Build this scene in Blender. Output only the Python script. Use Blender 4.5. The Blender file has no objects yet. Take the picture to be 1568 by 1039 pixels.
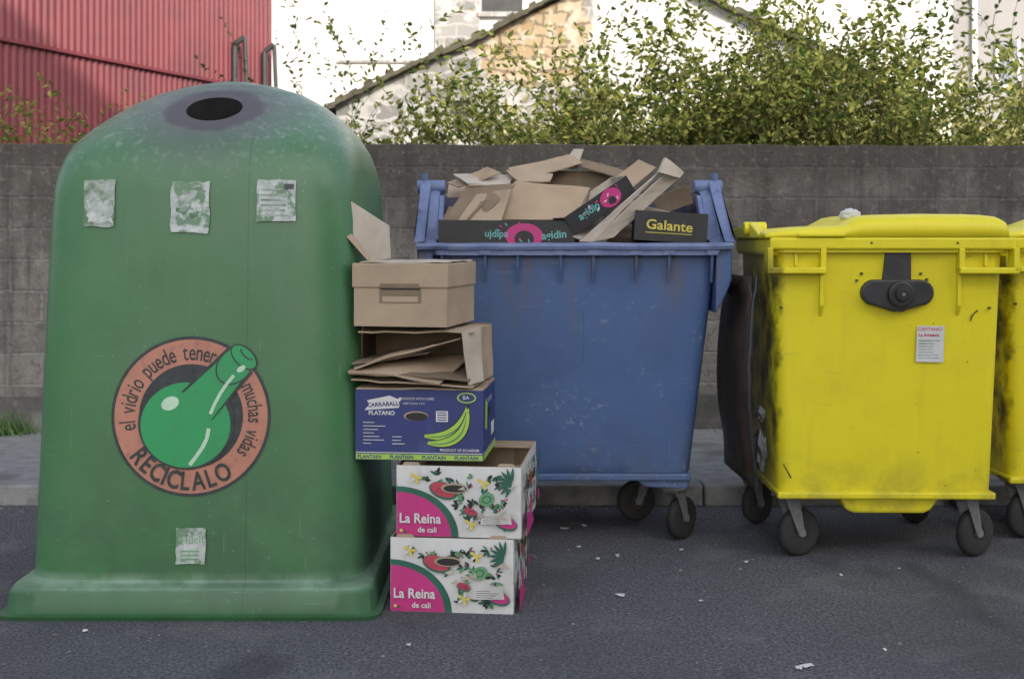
import bpy, bmesh, math, random
from mathutils import Vector, Matrix
from mathutils import noise as nz
random.seed(7)
R=random.random
def U(a,b): return a+(b-a)*R()
scene=bpy.context.scene
COL=scene.collection
# ------------------------------------------------------------------ materials
def mk(name,c1,c2=None,scale=4,rough=.6,bump=0.0,bscale=60,c3=None,s3=1.5,lo=.35,hi=.65,lo3=.55,hi3=.7,spec=.4,detail=3,stretch=None,metal=0):
    m=bpy.data.materials.new(name); m.use_nodes=True
    nt=m.node_tree; N=nt.nodes; L=nt.links
    b=N['Principled BSDF']; b.inputs['Roughness'].default_value=rough
    b.inputs['Specular IOR Level'].default_value=spec; b.inputs['Metallic'].default_value=metal
    tc=N.new('ShaderNodeTexCoord'); src=tc.outputs['Object']
    col=None
    def noise(sc,s=None,d=detail):
        n=N.new('ShaderNodeTexNoise'); n.inputs['Scale'].default_value=sc; n.inputs['Detail'].default_value=d
        n.inputs['Roughness'].default_value=.65
        L.new(s or src,n.inputs['Vector']); return n.outputs['Fac']
    def ramp(f,a,c):
        r=N.new('ShaderNodeMapRange'); r.inputs[1].default_value=a; r.inputs[2].default_value=c
        L.new(f,r.inputs[0]); return r.outputs[0]
    def mix(f,a,c):
        x=N.new('ShaderNodeMix'); x.data_type='RGBA'; L.new(f,x.inputs[0])
        for v,i in ((a,6),(c,7)):
            if isinstance(v,(tuple,list)): x.inputs[i].default_value=(*v,1)
            else: L.new(v,x.inputs[i])
        return x.outputs[2]
    def m2(op,a,b_):
        x=N.new('ShaderNodeMath'); x.operation=op
        for i,q in enumerate((a,b_)):
            if isinstance(q,(int,float)): x.inputs[i].default_value=q
            else: L.new(q,x.inputs[i])
        return x.outputs[0]
    def sep():
        x=N.new('ShaderNodeSeparateXYZ'); L.new(src,x.inputs[0]); return x.outputs
    def mapped(scale=(1,1,1),rot=(0,0,0)):
        mp=N.new('ShaderNodeMapping'); mp.inputs['Scale'].default_value=scale; mp.inputs['Rotation'].default_value=rot; L.new(src,mp.inputs[0]); return mp.outputs[0]
    def voro(sc,s=None):
        v=N.new('ShaderNodeTexVoronoi'); v.inputs['Scale'].default_value=sc; L.new(s or src,v.inputs['Vector']); return v.outputs['Distance']
    b.inputs['Base Color'].default_value=(*c1,1)
    if c2:
        col=mix(ramp(noise(scale),lo,hi),c1,c2)
        if c3: col=mix(ramp(noise(s3),lo3,hi3),col,c3)
        L.new(col,b.inputs['Base Color'])
    if bump:
        bp=N.new('ShaderNodeBump'); bp.inputs['Strength'].default_value=bump; bp.inputs['Distance'].default_value=.01
        L.new(noise(bscale,src,2),bp.inputs['Height']); L.new(bp.outputs[0],b.inputs['Normal'])
    return m,dict(N=N,L=L,b=b,src=src,noise=noise,ramp=ramp,mix=mix,col=col,m2=m2,sep=sep,mapped=mapped,voro=voro)
def M(*a,**k): return mk(*a,**k)[0]
def base(k,c): k['L'].new(c,k['b'].inputs['Base Color'])

cardb=M('cardboard',(.39,.30,.215),(.31,.24,.17),scale=3,rough=.9,spec=.1,bump=.15,bscale=40,c3=(.25,.19,.13),s3=2.2,lo3=.56,hi3=.75)
cardd=M('cardboard_inner',(.22,.17,.12),(.16,.12,.085),scale=4,rough=.9,spec=.1)
cardl=M('cardboard_pale',(.45,.40,.34),(.36,.31,.265),scale=5,rough=.9,spec=.1)
white=M('print_white',(.58,.58,.57),(.50,.50,.49),scale=6,rough=.6,c3=(.42,.41,.39),s3=4,lo3=.55,hi3=.75)
paper=M('sticker_paper',(.48,.51,.50),(.30,.34,.32),scale=30,rough=.7,c3=(.13,.22,.14),s3=22,lo3=.5,hi3=.6)
paperd=M('sticker_worn',(.24,.29,.25),(.38,.41,.39),scale=22,rough=.8,c3=(.09,.17,.09),s3=12,lo3=.45,hi3=.6)
magenta=M('print_magenta',(.48,.03,.19),(.40,.03,.16),scale=8,rough=.5)
dgreen=M('print_dark_green',(.02,.12,.08),(.02,.09,.06),scale=8,rough=.5)
lgreen=M('print_light_green',(.12,.28,.13),(.08,.2,.1),scale=8,rough=.5)
redp=M('print_red',(.42,.05,.08),(.34,.04,.08),scale=8,rough=.5)
yel=M('print_yellow',(.6,.5,.08),(.5,.42,.06),scale=8,rough=.5)
navy=M('print_navy',(.026,.038,.155),(.022,.032,.125),scale=5,rough=.5,c3=(.045,.055,.16),s3=6)
bangr=M('print_banana_green',(.33,.52,.08),(.26,.42,.06),scale=8,rough=.5)
ink=M('print_and_hole_black',(.014,.014,.016),(.022,.022,.024),scale=10,rough=.5)
cyan=M('print_cyan',(.12,.36,.36),(.1,.3,.3),scale=8,rough=.5)
rubber=M('rubber',(.016,.016,.017),(.032,.030,.028),scale=9,rough=.75,bump=.1)
steel=M('galvanised_steel',(.20,.20,.20),(.12,.115,.11),scale=14,rough=.55,metal=.3,c3=(.09,.06,.04),s3=6)
blackpl=M('black_plastic',(.02,.02,.022),(.035,.035,.037),scale=10,rough=.45)
wrim=M('wheel_rim',(.022,.022,.022),(.045,.042,.038),scale=12)
salmon=M('logo_salmon',(.42,.185,.125),(.36,.16,.11),scale=12,rough=.6,c3=(.28,.13,.10),s3=30)
logogr=M('logo_green',(.02,.27,.09),(.025,.23,.08),scale=7,rough=.5)
logoblk=M('logo_black',(.018,.024,.024),(.035,.045,.045),scale=20,rough=.55)
logowh=M('logo_highlight',(.42,.58,.44),(.36,.5,.38),scale=12,rough=.5)

# ------------------------------------------------------------------ mesh helpers
def empty(name,loc=(0,0,0),rz=0):
    e=bpy.data.objects.new(name,None); COL.objects.link(e); e.location=loc; e.rotation_euler=(0,0,rz); e.empty_display_size=.2
    return e
def mesh(name,v,f,mats,parent=None,idx=None,smooth=False):
    me=bpy.data.meshes.new(name); me.from_pydata([tuple(p) for p in v],[],[tuple(q) for q in f])
    if not isinstance(mats,(list,tuple)): mats=[mats]
    for m in mats: me.materials.append(m)
    if idx: me.polygons.foreach_set('material_index',idx)
    if smooth: me.polygons.foreach_set('use_smooth',[True]*len(me.polygons))
    me.update()
    o=bpy.data.objects.new(name,me); COL.objects.link(o)
    if parent: o.parent=parent
    return o
def fixn(o):
    bm=bmesh.new(); bm.from_mesh(o.data); bmesh.ops.recalc_face_normals(bm,faces=bm.faces); bm.to_mesh(o.data); bm.free(); return o
def bevel(o,w,s=2):
    m=o.modifiers.new('b','BEVEL'); m.width=w; m.segments=s; m.limit_method='ANGLE'; m.angle_limit=.6; return o
def box(name,x0,x1,y0,y1,z0,z1,mat,parent=None,bv=0):
    v=[(x,y,z) for z in (z0,z1) for x,y in ((x0,y0),(x1,y0),(x1,y1),(x0,y1))]
    o=mesh(name,v,[(3,2,1,0),(4,5,6,7),(0,1,5,4),(1,2,6,5),(2,3,7,6),(3,0,4,7)],mat,parent)
    if bv: bevel(o,bv)
    return o
def prism(name,poly,axis,a,b,mat,parent=None,bv=0):
    def P(p,t): return {'x':(t,p[0],p[1]),'y':(p[0],t,p[1]),'z':(p[0],p[1],t)}[axis]
    n=len(poly); v=[P(p,a) for p in poly]+[P(p,b) for p in poly]
    f=[tuple(range(n)),tuple(range(2*n-1,n-1,-1))]+[(i,i+n,(i+1)%n+n,(i+1)%n) for i in range(n)]
    o=fixn(mesh(name,v,f,mat,parent))
    if bv: bevel(o,bv)
    return o
def cyl(name,p0,p1,r,mat,parent=None,n=24,bv=0):
    p0=Vector(p0);p1=Vector(p1);d=(p1-p0).normalized(); a=d.orthogonal().normalized(); b=d.cross(a)
    v=[p+(a*math.cos(t)+b*math.sin(t))*r for p in (p0,p1) for t in [2*math.pi*i/n for i in range(n)]]
    f=[tuple(range(n)),tuple(range(2*n-1,n-1,-1))]+[(i,i+n,(i+1)%n+n,(i+1)%n) for i in range(n)]
    o=fixn(mesh(name,v,f,mat,parent))
    if bv: bevel(o,bv)
    return o
def rrect(cx,cy,hx,hy,r,k=6,s=10):
    C=[(cx+hx-r,cy+hy-r,0),(cx-hx+r,cy+hy-r,90),(cx-hx+r,cy-hy+r,180),(cx+hx-r,cy-hy+r,270)]
    pts=[]
    for i,(x,y,a) in enumerate(C):
        arc=[(x+r*math.cos(math.radians(a+90*j/k)),y+r*math.sin(math.radians(a+90*j/k))) for j in range(k+1)]
        pts+=arc
        nx,ny,na=C[(i+1)%4]; q=(nx+r*math.cos(math.radians(na)),ny+r*math.sin(math.radians(na)))
        p=arc[-1]
        pts+=[(p[0]+(q[0]-p[0])*j/s,p[1]+(q[1]-p[1])*j/s) for j in range(1,s)]
    return pts
def loft(name,rings,mat,parent=None,cap0=True,cap1=False,smooth=True):
    n=len(rings[0]); v=[p for r in rings for p in r]; f=[]
    for k in range(len(rings)-1):
        for i in range(n):
            j=(i+1)%n; f.append((k*n+i,k*n+j,(k+1)*n+j,(k+1)*n+i))
    if cap0: f.append(tuple(range(n-1,-1,-1)))
    if cap1: f.append(tuple(range((len(rings)-1)*n,len(rings)*n)))
    return mesh(name,v,f,mat,parent,smooth=smooth)
def sheet(name,pts,mat,parent=None,t=.006,bend=.0):
    P=[Vector(p) for p in pts]; n=8; v=[];f=[]
    nr=(P[1]-P[0]).cross(P[3]-P[0]).normalized(); sd_=U(0,50)
    for j in range(n+1):
        for i in range(n+1):
            u=i/n;w=j/n
            q=(P[0]*(1-u)+P[1]*u)*(1-w)+(P[3]*(1-u)+P[2]*u)*w
            v.append(q+nr*(bend*math.sin(math.pi*u)*math.sin(math.pi*w*.8+.4)+.008*nz.noise(q*9+Vector((sd_,0,0)))))
    for j in range(n):
        for i in range(n):
            a=j*(n+1)+i; f.append((a,a+1,a+n+2,a+n+1))
    o=mesh(name,v,f,mat,parent); m=o.modifiers.new('s','SOLIDIFY'); m.thickness=t; return o
_tc={}
def txtmesh(s,size,off=0):
    k=(s,size,off)
    if k in _tc: return _tc[k]
    c=bpy.data.curves.new('t','FONT'); c.body=s; c.size=size; c.offset=off; c.resolution_u=3
    o=bpy.data.objects.new('t',c); COL.objects.link(o)
    dg=bpy.context.evaluated_depsgraph_get(); dg.update()
    me=bpy.data.meshes.new_from_object(o.evaluated_get(dg))
    r=([(p.co.x,p.co.y) for p in me.vertices],[tuple(p.vertices) for p in me.polygons])
    bpy.data.objects.remove(o); bpy.data.meshes.remove(me); bpy.data.curves.remove(c)
    _tc[k]=r; return r
class Decal:
    def __init__(s,name,parent,mapf,inc=.00006): s.n=name;s.p=parent;s.m=mapf;s.v=[];s.f=[];s.i=[];s.mats=[];s.off=.0012;s.inc=inc
    def add(s,pts,faces,mat):
        if mat not in s.mats: s.mats.append(mat)
        b=len(s.v); s.v+=[s.m(u,w,s.off) for u,w in pts]; s.f+=[tuple(b+q for q in f) for f in faces]
        s.i+=[s.mats.index(mat)]*len(faces); s.off+=s.inc
    def poly(s,pts,mat): s.add(pts,[tuple(range(len(pts)))],mat)
    def disc(s,cx,cy,rx,mat,ry=None,rot=0,n=40,r0=0):
        ry=ry or rx; c=math.cos(rot);d=math.sin(rot)
        def q(t,k): x=rx*k*math.cos(t);y=ry*k*math.sin(t); return (cx+x*c-y*d,cy+x*d+y*c)
        T=[2*math.pi*i/n for i in range(n)]
        if r0: s.add([q(t,1) for t in T]+[q(t,r0) for t in T],[(i,(i+1)%n,(i+1)%n+n,i+n) for i in range(n)],mat)
        else: s.poly([q(t,1) for t in T],mat)
    def rect(s,x0,x1,y0,y1,mat): s.poly([(x0,y0),(x1,y0),(x1,y1),(x0,y1)],mat)
    def leaf(s,x,y,l,w,a,mat):
        c=math.cos(a);d=math.sin(a)
        P=[(0,0),(.3,.8),(.6,1),(.85,.55),(1,0),(.85,-.55),(.6,-1),(.3,-.8)]
        s.poly([(x+l*p*c-w/2*q*d,y+l*p*d+w/2*q*c) for p,q in P],mat)
    def text(s,t,x,y,size,mat,rot=0,off=0,sx=1):
        v,f=txtmesh(t,size,off); c=math.cos(rot);d=math.sin(rot)
        s.add([(x+p*sx*c-q*d,y+p*sx*d+q*c) for p,q in v],f,mat)
    def arc(s,t,cx,cy,r,a0,a1,size,mat,cw=True,off=0,sx=1,sy=1):
        ws=[]
        for ch in t:
            if ch==' ': ws.append((0,size*.25)); continue
            v,f=txtmesh(ch,size,off); xs=[p[0]*sx for p in v]; ws.append((min(xs),max(xs)-min(xs)))
        tot=sum(w[1] for w in ws); arc=abs(math.radians(a1-a0))*r; gap=(arc-tot)/(len(t)-1); pos=0
        if gap<.004: k_=(arc-.004*(len(t)-1))/tot; return s.arc(t,cx,cy,r,a0,a1,size,mat,cw,off,sx*k_*.99,sy)
        for ch,(mn,w) in zip(t,ws):
            m=pos+w/2; ang=math.radians(a0)+(-1 if cw else 1)*m/r
            if ch!=' ':
                v,f=txtmesh(ch,size,off); h=size*.33; P=[]
                for x,y in v:
                    x=x*sx-mn-w/2; y=(y-h)*sy
                    if cw: tx,ty=math.sin(ang),-math.cos(ang); rx,ry=math.cos(ang),math.sin(ang)
                    else: tx,ty=-math.sin(ang),math.cos(ang); rx,ry=-math.cos(ang),-math.sin(ang)
                    P.append((cx+r*math.cos(ang)+x*tx+y*rx,cy+r*math.sin(ang)+x*ty+y*ry))
                s.add(P,f,mat)
            pos+=w+gap
    def done(s): return mesh(s.n,s.v,s.f,s.mats,s.p,s.i)

# ------------------------------------------------------------------ world, sun, camera
el=math.radians(27); sd=Vector((.42*math.cos(el),-.907*math.cos(el),math.sin(el))).normalized()
w=bpy.data.worlds.new('World'); scene.world=w; w.use_nodes=True
nt=w.node_tree; bg=nt.nodes['Background']; sk=nt.nodes.new('ShaderNodeTexSky'); sk.sky_type='NISHITA'; sk.sun_disc=False
sk.sun_elevation=el; sk.sun_rotation=math.atan2(sd.x,sd.y); sk.dust_density=3; sk.air_density=1.0; sk.ozone_density=1
hs=nt.nodes.new('ShaderNodeHueSaturation'); hs.inputs['Saturation'].default_value=.55; nt.links.new(sk.outputs[0],hs.inputs['Color'])
nt.links.new(hs.outputs[0],bg.inputs[0]); bg.inputs[1].default_value=.39
sl=bpy.data.lights.new('sun','SUN'); sl.energy=5; sl.angle=math.radians(.5); sl.color=(1,.92,.78)
so=bpy.data.objects.new('sun',sl); COL.objects.link(so); so.rotation_euler=sd.to_track_quat('Z','Y').to_euler(); so.location=(5,-5,20)
cam=bpy.data.cameras.new('camera'); co=bpy.data.objects.new('camera',cam); COL.objects.link(co); scene.camera=co
co.location=(0,0,1.37); co.rotation_euler=(math.radians(90),0,0)
cam.lens=42; cam.sensor_width=36; cam.shift_y=-.0953; cam.clip_end=2000
cam.dof.use_dof=True; cam.dof.focus_distance=4.8; cam.dof.aperture_fstop=4.0
scene.view_settings.view_transform='Standard'; scene.view_settings.look='None'; scene.view_settings.exposure=0

# ------------------------------------------------------------------ ground / asphalt
m,k=mk('asphalt',(.125,.126,.138),(.060,.061,.070),scale=75,rough=.85,bump=1,bscale=85,spec=.25,detail=2,lo=.42,hi=.58)
m2=k['m2']
mu=m2('MULTIPLY',k['ramp'](k['voro'](62),.26,.14),k['ramp'](k['noise'](28),.48,.56))
c=k['mix'](m2('MULTIPLY',mu,.8),k['col'],(.27,.27,.27))
c=k['mix'](m2('MULTIPLY',k['ramp'](k['voro'](48),.20,.12),.6),c,(.03,.03,.035))
c=k['mix'](m2('MULTIPLY',k['ramp'](k['noise'](.8),.46,.66),.55),c,(.052,.053,.060))
c=k['mix'](m2('MULTIPLY',k['ramp'](k['noise'](2.7),.56,.68),.30),c,(.17,.17,.175))
c=k['mix'](m2('MULTIPLY',k['ramp'](k['noise'](1.9,k['mapped']((1,.5,1))),.60,.66),.5),c,(.035,.035,.042)); base(k,c)
ground=mesh('ground',[(-300,-300,0),(300,-300,0),(300,600,0),(-300,600,0)],[(0,1,2,3)],m)
pv=M('pavement_concrete',(.24,.24,.24),(.17,.17,.17),scale=12,rough=.9,bump=.4,bscale=90,c3=(.12,.12,.11),s3=2)
e=empty('pavement')
box('slab',-20,20,6.37,8.25,-.05,.10,pv,e)
x=-20
while x<20:
    box('kerb',x+.004,x+.996,6.22,6.365,-.05,.103,pv,e,bv=.012); x+=1.0

# ------------------------------------------------------------------ block wall
m,k=mk('concrete_block',(.16,.15,.14),None,rough=.95,bump=.8,bscale=45,spec=.1)
N,L=k['N'],k['L']; S3=k['sep'](); m2=k['m2']; rp=k['ramp']; no=k['noise']
cb=N.new('ShaderNodeCombineXYZ'); nn=no(6,None,2)
L.new(m2('ADD',S3[0],m2('MULTIPLY',nn,.025)),cb.inputs[0]); L.new(m2('ADD',S3[2],m2('MULTIPLY',nn,.025)),cb.inputs[1])
br=N.new('ShaderNodeTexBrick'); L.new(cb.outputs[0],br.inputs['Vector'])
br.inputs['Color1'].default_value=(.20,.187,.172,1); br.inputs['Color2'].default_value=(.10,.093,.086,1); br.inputs['Mortar'].default_value=(.20,.192,.18,1)
br.inputs['Scale'].default_value=1; br.inputs['Brick Width'].default_value=.42; br.inputs['Row Height'].default_value=.21; br.inputs['Mortar Size'].default_value=.010; br.inputs['Mortar Smooth'].default_value=.4
c=k['mix'](m2('MULTIPLY',rp(no(9),.42,.66),.7),br.outputs['Color'],(.20,.19,.178))
c=k['mix'](m2('MULTIPLY',rp(no(14),.50,.62),.5),c,(.08,.075,.07))
hz=rp(S3[2],1.0,1.95); ad=m2('ADD',m2('MULTIPLY',no(2.5),1.6),hz)
c=k['mix'](m2('MULTIPLY',rp(ad,.95,1.7),.80),c,(.055,.049,.044))
str_=rp(no(1.3,k['mapped']((6,6,.5))),.50,.66); c=k['mix'](m2('MULTIPLY',str_,.6),c,(.05,.045,.042))
c=k['mix'](m2('MULTIPLY',rp(no(22),.56,.68),.45),c,(.19,.185,.17))
c=k['mix'](m2('MULTIPLY',rp(k['voro'](19),.11,.06),.7),c,(.03,.028,.026)); base(k,c)
bp=N.new('ShaderNodeBump'); bp.inputs['Strength'].default_value=.6; bp.inputs['Distance'].default_value=.012; bp.invert=True
L.new(br.outputs['Fac'],bp.inputs['Height']); ob=[n for n in N if n.type=='BUMP' and n!=bp][0]; L.new(bp.outputs[0],ob.inputs['Normal'])
wall=empty('concrete_block_wall',(0,8.12,0),math.radians(1.6))
v=[];f=[];n=200
for i in range(n+1):
    x=-20+40*i/n; zt=2.03+.012*nz.noise(Vector((x*2.2,0,0)))+.006*nz.noise(Vector((x*9,0,0)))
    v+=[(x,0,0),(x,0,zt-.006),(x,.008,zt),(x,.2,zt),(x,.2,0)]
for i in range(n):
    for j in range(4): a=i*5+j; f.append((a,a+5,a+6,a+1))
mesh('blocks',v,f,m,wall)
box('footing',-20,20,-.05,-.002,0,.33,M('wall_footing',(.10,.095,.09),(.06,.06,.055),scale=7,rough=.95,bump=.6,bscale=30,c3=(.17,.165,.16),s3=3),wall)
grassm=M('grass_blade',(.06,.14,.03),(.09,.16,.04),scale=8,rough=.7)
v=[];f=[]
for cx,cy,nb in ((-3.40,7.85,150),(-3.28,7.9,60),(1.55,7.97,30)):
    for i in range(nb):
        x=cx+random.gauss(0,.07);y=cy+random.gauss(0,.03);h=U(.05,.20);a=U(0,6.3);dx=math.cos(a)*.006;dy=math.sin(a)*.006;lx=U(-.08,.08)
        b=len(v);v+=[(x-dx,y-dy,.1),(x+dx,y+dy,.1),(x+lx,y+U(-.04,.03),.1+h)];f.append((b,b+1,b+2))
mesh('grass',v,f,grassm)

# ------------------------------------------------------------------ green bottle bank
PZ=[(0,.700,.73,.73,24),(.016,.703,.737,.737,24),(.020,.680,.712,.712,24),(.093,.672,.705,.705,24),(.108,.662,.694,.694,20),(.118,.638,.663,.665,11),(.128,.632,.655,.662,9),
 (.5,.622,.6423,.65,8.5),(1.05,.606,.6236,.64,8),(1.45,.593,.61,.635,7.5),(1.58,.587,.60,.63,7),(1.66,.577,.585,.625,6),(1.72,.562,.56,.615,5.2),(1.78,.538,.50,.60,4.3),(1.86,.482,.375,.555,3.5),
 (1.93,.40,.26,.47,3),(1.986,.30,.165,.35,2.5),(2.02,.19,.10,.22,2.2),(2.04,.08,.045,.09,2),(2.044,.02,.012,.02,2)]
def interp(z):
    for a,b in zip(PZ,PZ[1:]):
        if a[0]<=z<=b[0]:
            t=(z-a[0])/(b[0]-a[0]); return [p+(q-p)*t for p,q in zip(a,b)]
    return PZ[-1]
def cr(p0,p1,p2,p3,t): return .5*((2*p1)+(-p0+p2)*t+(2*p0-5*p1+4*p2-p3)*t*t+(-p0+3*p1-3*p2+p3)*t**3)
ZZ=[]
for i in range(len(PZ)-1):
    if i==6:
        ZZ.append(PZ[i])
        for t in (.03,.3,.6): ZZ.append(tuple(p+(q-p)*t for p,q in zip(PZ[6],PZ[7])))
        continue
    if i<9: ZZ.append(PZ[i]); continue
    for s in range(4):
        t=s/4; P=[PZ[max(0,i-1)],PZ[i],PZ[i+1],PZ[min(len(PZ)-1,i+2)]]
        ZZ.append(tuple([PZ[i][0]+(PZ[i+1][0]-PZ[i][0])*t]+[cr(P[0][q],P[1][q],P[2][q],P[3][q],t) for q in range(1,5)]))
ZZ.append(PZ[-1])
rings=[]
for z,a,bf,bb,n in ZZ:
    r=[]
    for i in range(200):
        t=2*math.pi*(i+.5)/200; c=math.cos(t); s=math.sin(t); b=bb if s>0 else bf
        rad=(abs(c/a)**n+abs(s/b)**n)**(-1/n); wv=1+.004*nz.noise(Vector((c*1.5,s*1.5,z*2)))
        r.append((rad*c*wv,rad*s,z))
    rings.append(r)
G=empty('glass_recycling_bank',(-1.18,5.05,0))
m,k=mk('green_fibreglass',(.038,.128,.048),(.046,.148,.056),scale=3,rough=.42,bump=.06,bscale=25,c3=(.060,.138,.066),s3=2.2,lo3=.45,hi3=.75,spec=.45)
N,L=k['N'],k['L']; S3=k['sep'](); m2=k['m2']; rp=k['ramp']; no=k['noise']
c=k['col']
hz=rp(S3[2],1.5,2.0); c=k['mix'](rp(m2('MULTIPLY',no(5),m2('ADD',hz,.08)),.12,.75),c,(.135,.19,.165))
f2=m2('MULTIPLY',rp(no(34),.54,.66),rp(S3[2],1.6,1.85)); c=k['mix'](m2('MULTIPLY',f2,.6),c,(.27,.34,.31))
pl=m2('MULTIPLY',rp(S3[2],.096,.108),rp(S3[2],.16,.12)); c=k['mix'](m2('MULTIPLY',m2('MULTIPLY',pl,rp(no(9),.25,.5)),.75),c,(.22,.32,.24))
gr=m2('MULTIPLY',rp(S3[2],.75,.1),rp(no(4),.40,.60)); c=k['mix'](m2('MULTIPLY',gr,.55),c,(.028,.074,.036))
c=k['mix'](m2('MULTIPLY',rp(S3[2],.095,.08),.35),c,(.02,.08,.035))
se=m2('LESS_THAN',m2('ABSOLUTE',m2('SUBTRACT',S3[0],.20),0),.0018); c=k['mix'](m2('MULTIPLY',se,.5),c,(.015,.05,.025))
drip=m2('MULTIPLY',rp(no(1.6,k['mapped']((14,14,.8))),.54,.72),rp(S3[2],.6,1.7)); c=k['mix'](m2('MULTIPLY',drip,.35),c,(.08,.14,.10))
sc=rp(no(1.2,k['mapped']((3,3,60),(0,.5,0))),.70,.73); c=k['mix'](m2('MULTIPLY',sc,.25),c,(.16,.26,.19))
sc=rp(no(1.1,k['mapped']((50,3,3),(0,.35,0))),.68,.71); c=k['mix'](m2('MULTIPLY',sc,.30),c,(.18,.28,.21))
c=k['mix'](m2('MULTIPLY',m2('MULTIPLY',rp(k['voro'](26),.09,.05),rp(no(2),.45,.55)),.5),c,(.22,.32,.25))
c=k['mix'](m2('MULTIPLY',rp(k['voro'](17),.05,.03),.6),c,(.015,.04,.022))
cw=rp(m2('ABSOLUTE',S3[0],0),.54,.62); c=k['mix'](m2('MULTIPLY',m2('MULTIPLY',cw,rp(no(3),.35,.7)),.4),c,(.09,.19,.12))
HC=Vector((0,-.31,1.893)); HN=Vector((0,-.50,.866)).normalized()
vd=N.new('ShaderNodeVectorMath'); vd.operation='DISTANCE'; L.new(k['src'],vd.inputs[0]); vd.inputs[1].default_value=HC
dn=m2('ADD',vd.outputs['Value'],m2('MULTIPLY',m2('SUBTRACT',no(11),.5),.10))
c=k['mix'](m2('MULTIPLY',rp(dn,.42,.16),.8),c,(.085,.08,.09))
c=k['mix'](m2('MULTIPLY',rp(dn,.205,.180),.8),c,(.056,.044,.054)); base(k,c)
body=loft('body',rings,m,G,cap0=True,cap1=True)
body.data.materials.append(blackpl)
cut=cyl('cut',HC-HN*.35,HC+HN*.2,.110,blackpl,None,n=48); cut.location=(-1.18,5.05,0)
bm_=body.modifiers.new('h','BOOLEAN'); bm_.operation='DIFFERENCE'; bm_.object=cut; bm_.solver='EXACT'; bm_.material_mode='TRANSFER'
bpy.context.view_layer.update(); dg=bpy.context.evaluated_depsgraph_get()
nm=bpy.data.meshes.new_from_object(body.evaluated_get(dg)); body.modifiers.clear(); body.data=nm; bpy.data.objects.remove(cut)
nm.set_sharp_from_angle(angle=math.radians(32))
def fy(x,z):
    _,a,bf,bb,n=interp(z); q=1-min(.999,abs(x/a))**n; return -bf*q**(1/n)
D=Decal('labels',G,lambda u,v,o:(u,fy(u,v)-o-.001,v),inc=.00009)
S=.0024; X=lambda p:(p-290)*S-.008; Z=lambda p:.726-(p-638)*S
cx,cz=X(291),Z(638)
D.disc(cx,cz,.295,logoblk,n=72,r0=.90); D.disc(cx,cz,.215,logoblk,n=72); D.disc(cx,cz,.283,salmon,n=72,r0=.68)
D.arc('el vidrio puede tener',cx,cz,.236,193,67,.082,logoblk,True,off=.0008,sx=.80,sy=1.05)
D.arc('muchas vidas',cx,cz,.238,30,-37,.080,logoblk,True,off=.0008,sx=.75)
D.arc('RECICLALO',cx,cz,.238,213,307,.094,logoblk,False,off=.0022,sx=.8)
D.disc(X(284),Z(648),.178,logoblk,ry=.172); D.disc(X(283),Z(651),.166,logogr,ry=.156)
def ln(x0,y0,x1,y1,w0,w1,mat):
    a=Vector((X(x0),Z(y0)));b=Vector((X(x1),Z(y1)));d=(b-a).normalized();n=Vector((-d.y,d.x))
    D.poly([a+n*w0,b+n*w1,b-n*w1,a-n*w0],mat)
ln(300,622,366,552,.078,.066,logoblk); ln(292,632,364,554,.074,.052,logogr)
D.disc(X(358),Z(560),.080,logoblk,ry=.062,rot=.8); D.disc(X(358),Z(560),.074,logogr,ry=.056,rot=.8)
D.disc(X(372),Z(547),.060,logoblk,ry=.036,rot=-.75); D.disc(X(372),Z(547),.054,logogr,ry=.030,rot=-.75)
D.disc(X(376),Z(543),.030,logoblk,ry=.012,rot=-.75); D.disc(X(377),Z(542),.026,logogr,ry=.009,rot=-.75)
D.disc(X(259),Z(618),.034,logowh,ry=.024,rot=.4)
def stroke(P,w,mat):
    for (x0,y0),(x1,y1) in zip(P,P[1:]): ln(x0,y0,x1,y1,w,w,mat)
stroke([(321,634),(328,618),(336,603),(346,588),(357,575)],.006,logowh); D.disc(X(368),Z(565),.018,logowh,ry=.010,rot=.6)
stroke([(290,712),(300,699),(309,686),(316,672),(319,656)],.007,logowh)
def patch(px,py,w,h,mat,j=.004):
    P=[];n=5
    for (x0,y0),(x1,y1) in zip([(-1,-1),(1,-1),(1,1),(-1,1)],[(1,-1),(1,1),(-1,1),(-1,-1)]):
        for i in range(n):
            t=(i+U(-.25,.25) if i else 0)/n; P.append((X(px)+(x0+(x1-x0)*t)*w/2+U(-j,j),Z(py)+(y0+(y1-y0)*t)*h/2+U(-j,j)))
    D.poly(P,mat)
patch(146,310,.118,.175,paperd,.003); patch(148,324,.10,.085,paper,.008); patch(287,316,.142,.19,paper,.004); patch(420,306,.145,.155,paper,.002)
for i in range(6): D.rect(X(396),X(396)+U(.06,.11),Z(290+i*8),Z(290+i*8)+.005,paperd)
D.rect(X(432),X(447),Z(288),Z(280),blackpl)
for i in range(9): a=X(262+U(0,30)); b=Z(285+U(0,60)); D.poly([(a,b),(a+U(.01,.04),b+U(-.01,.01)),(a+U(.02,.04),b+U(.01,.02)),(a,b+U(.01,.02))],paperd)
patch(293,835,.108,.13,paper,.002)
D.text('Huelt',X(277),Z(832),.04,lgreen,rot=.05)
for i in range(3): D.rect(X(278),X(306),Z(844+i*6),Z(842+i*6),lgreen)
D.done()
def fx(y,z):
    _,a,bf,bb,n=interp(z); q=1-min(.999,abs(y/(bf if y<0 else bb)))**n; return a*q**(1/n)
D=Decal('scuffs',G,lambda u,v,o:(fx(u,v)+o+.0015,u,v))
for uu,vv in ((-.50,.73),(-.485,.70),(-.50,.66),(-.47,.63)): D.poly([(uu,vv),(uu+.03,vv+.004),(uu+.05,vv-.006),(uu+.02,vv-.014)],blackpl)
D.done()
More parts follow.
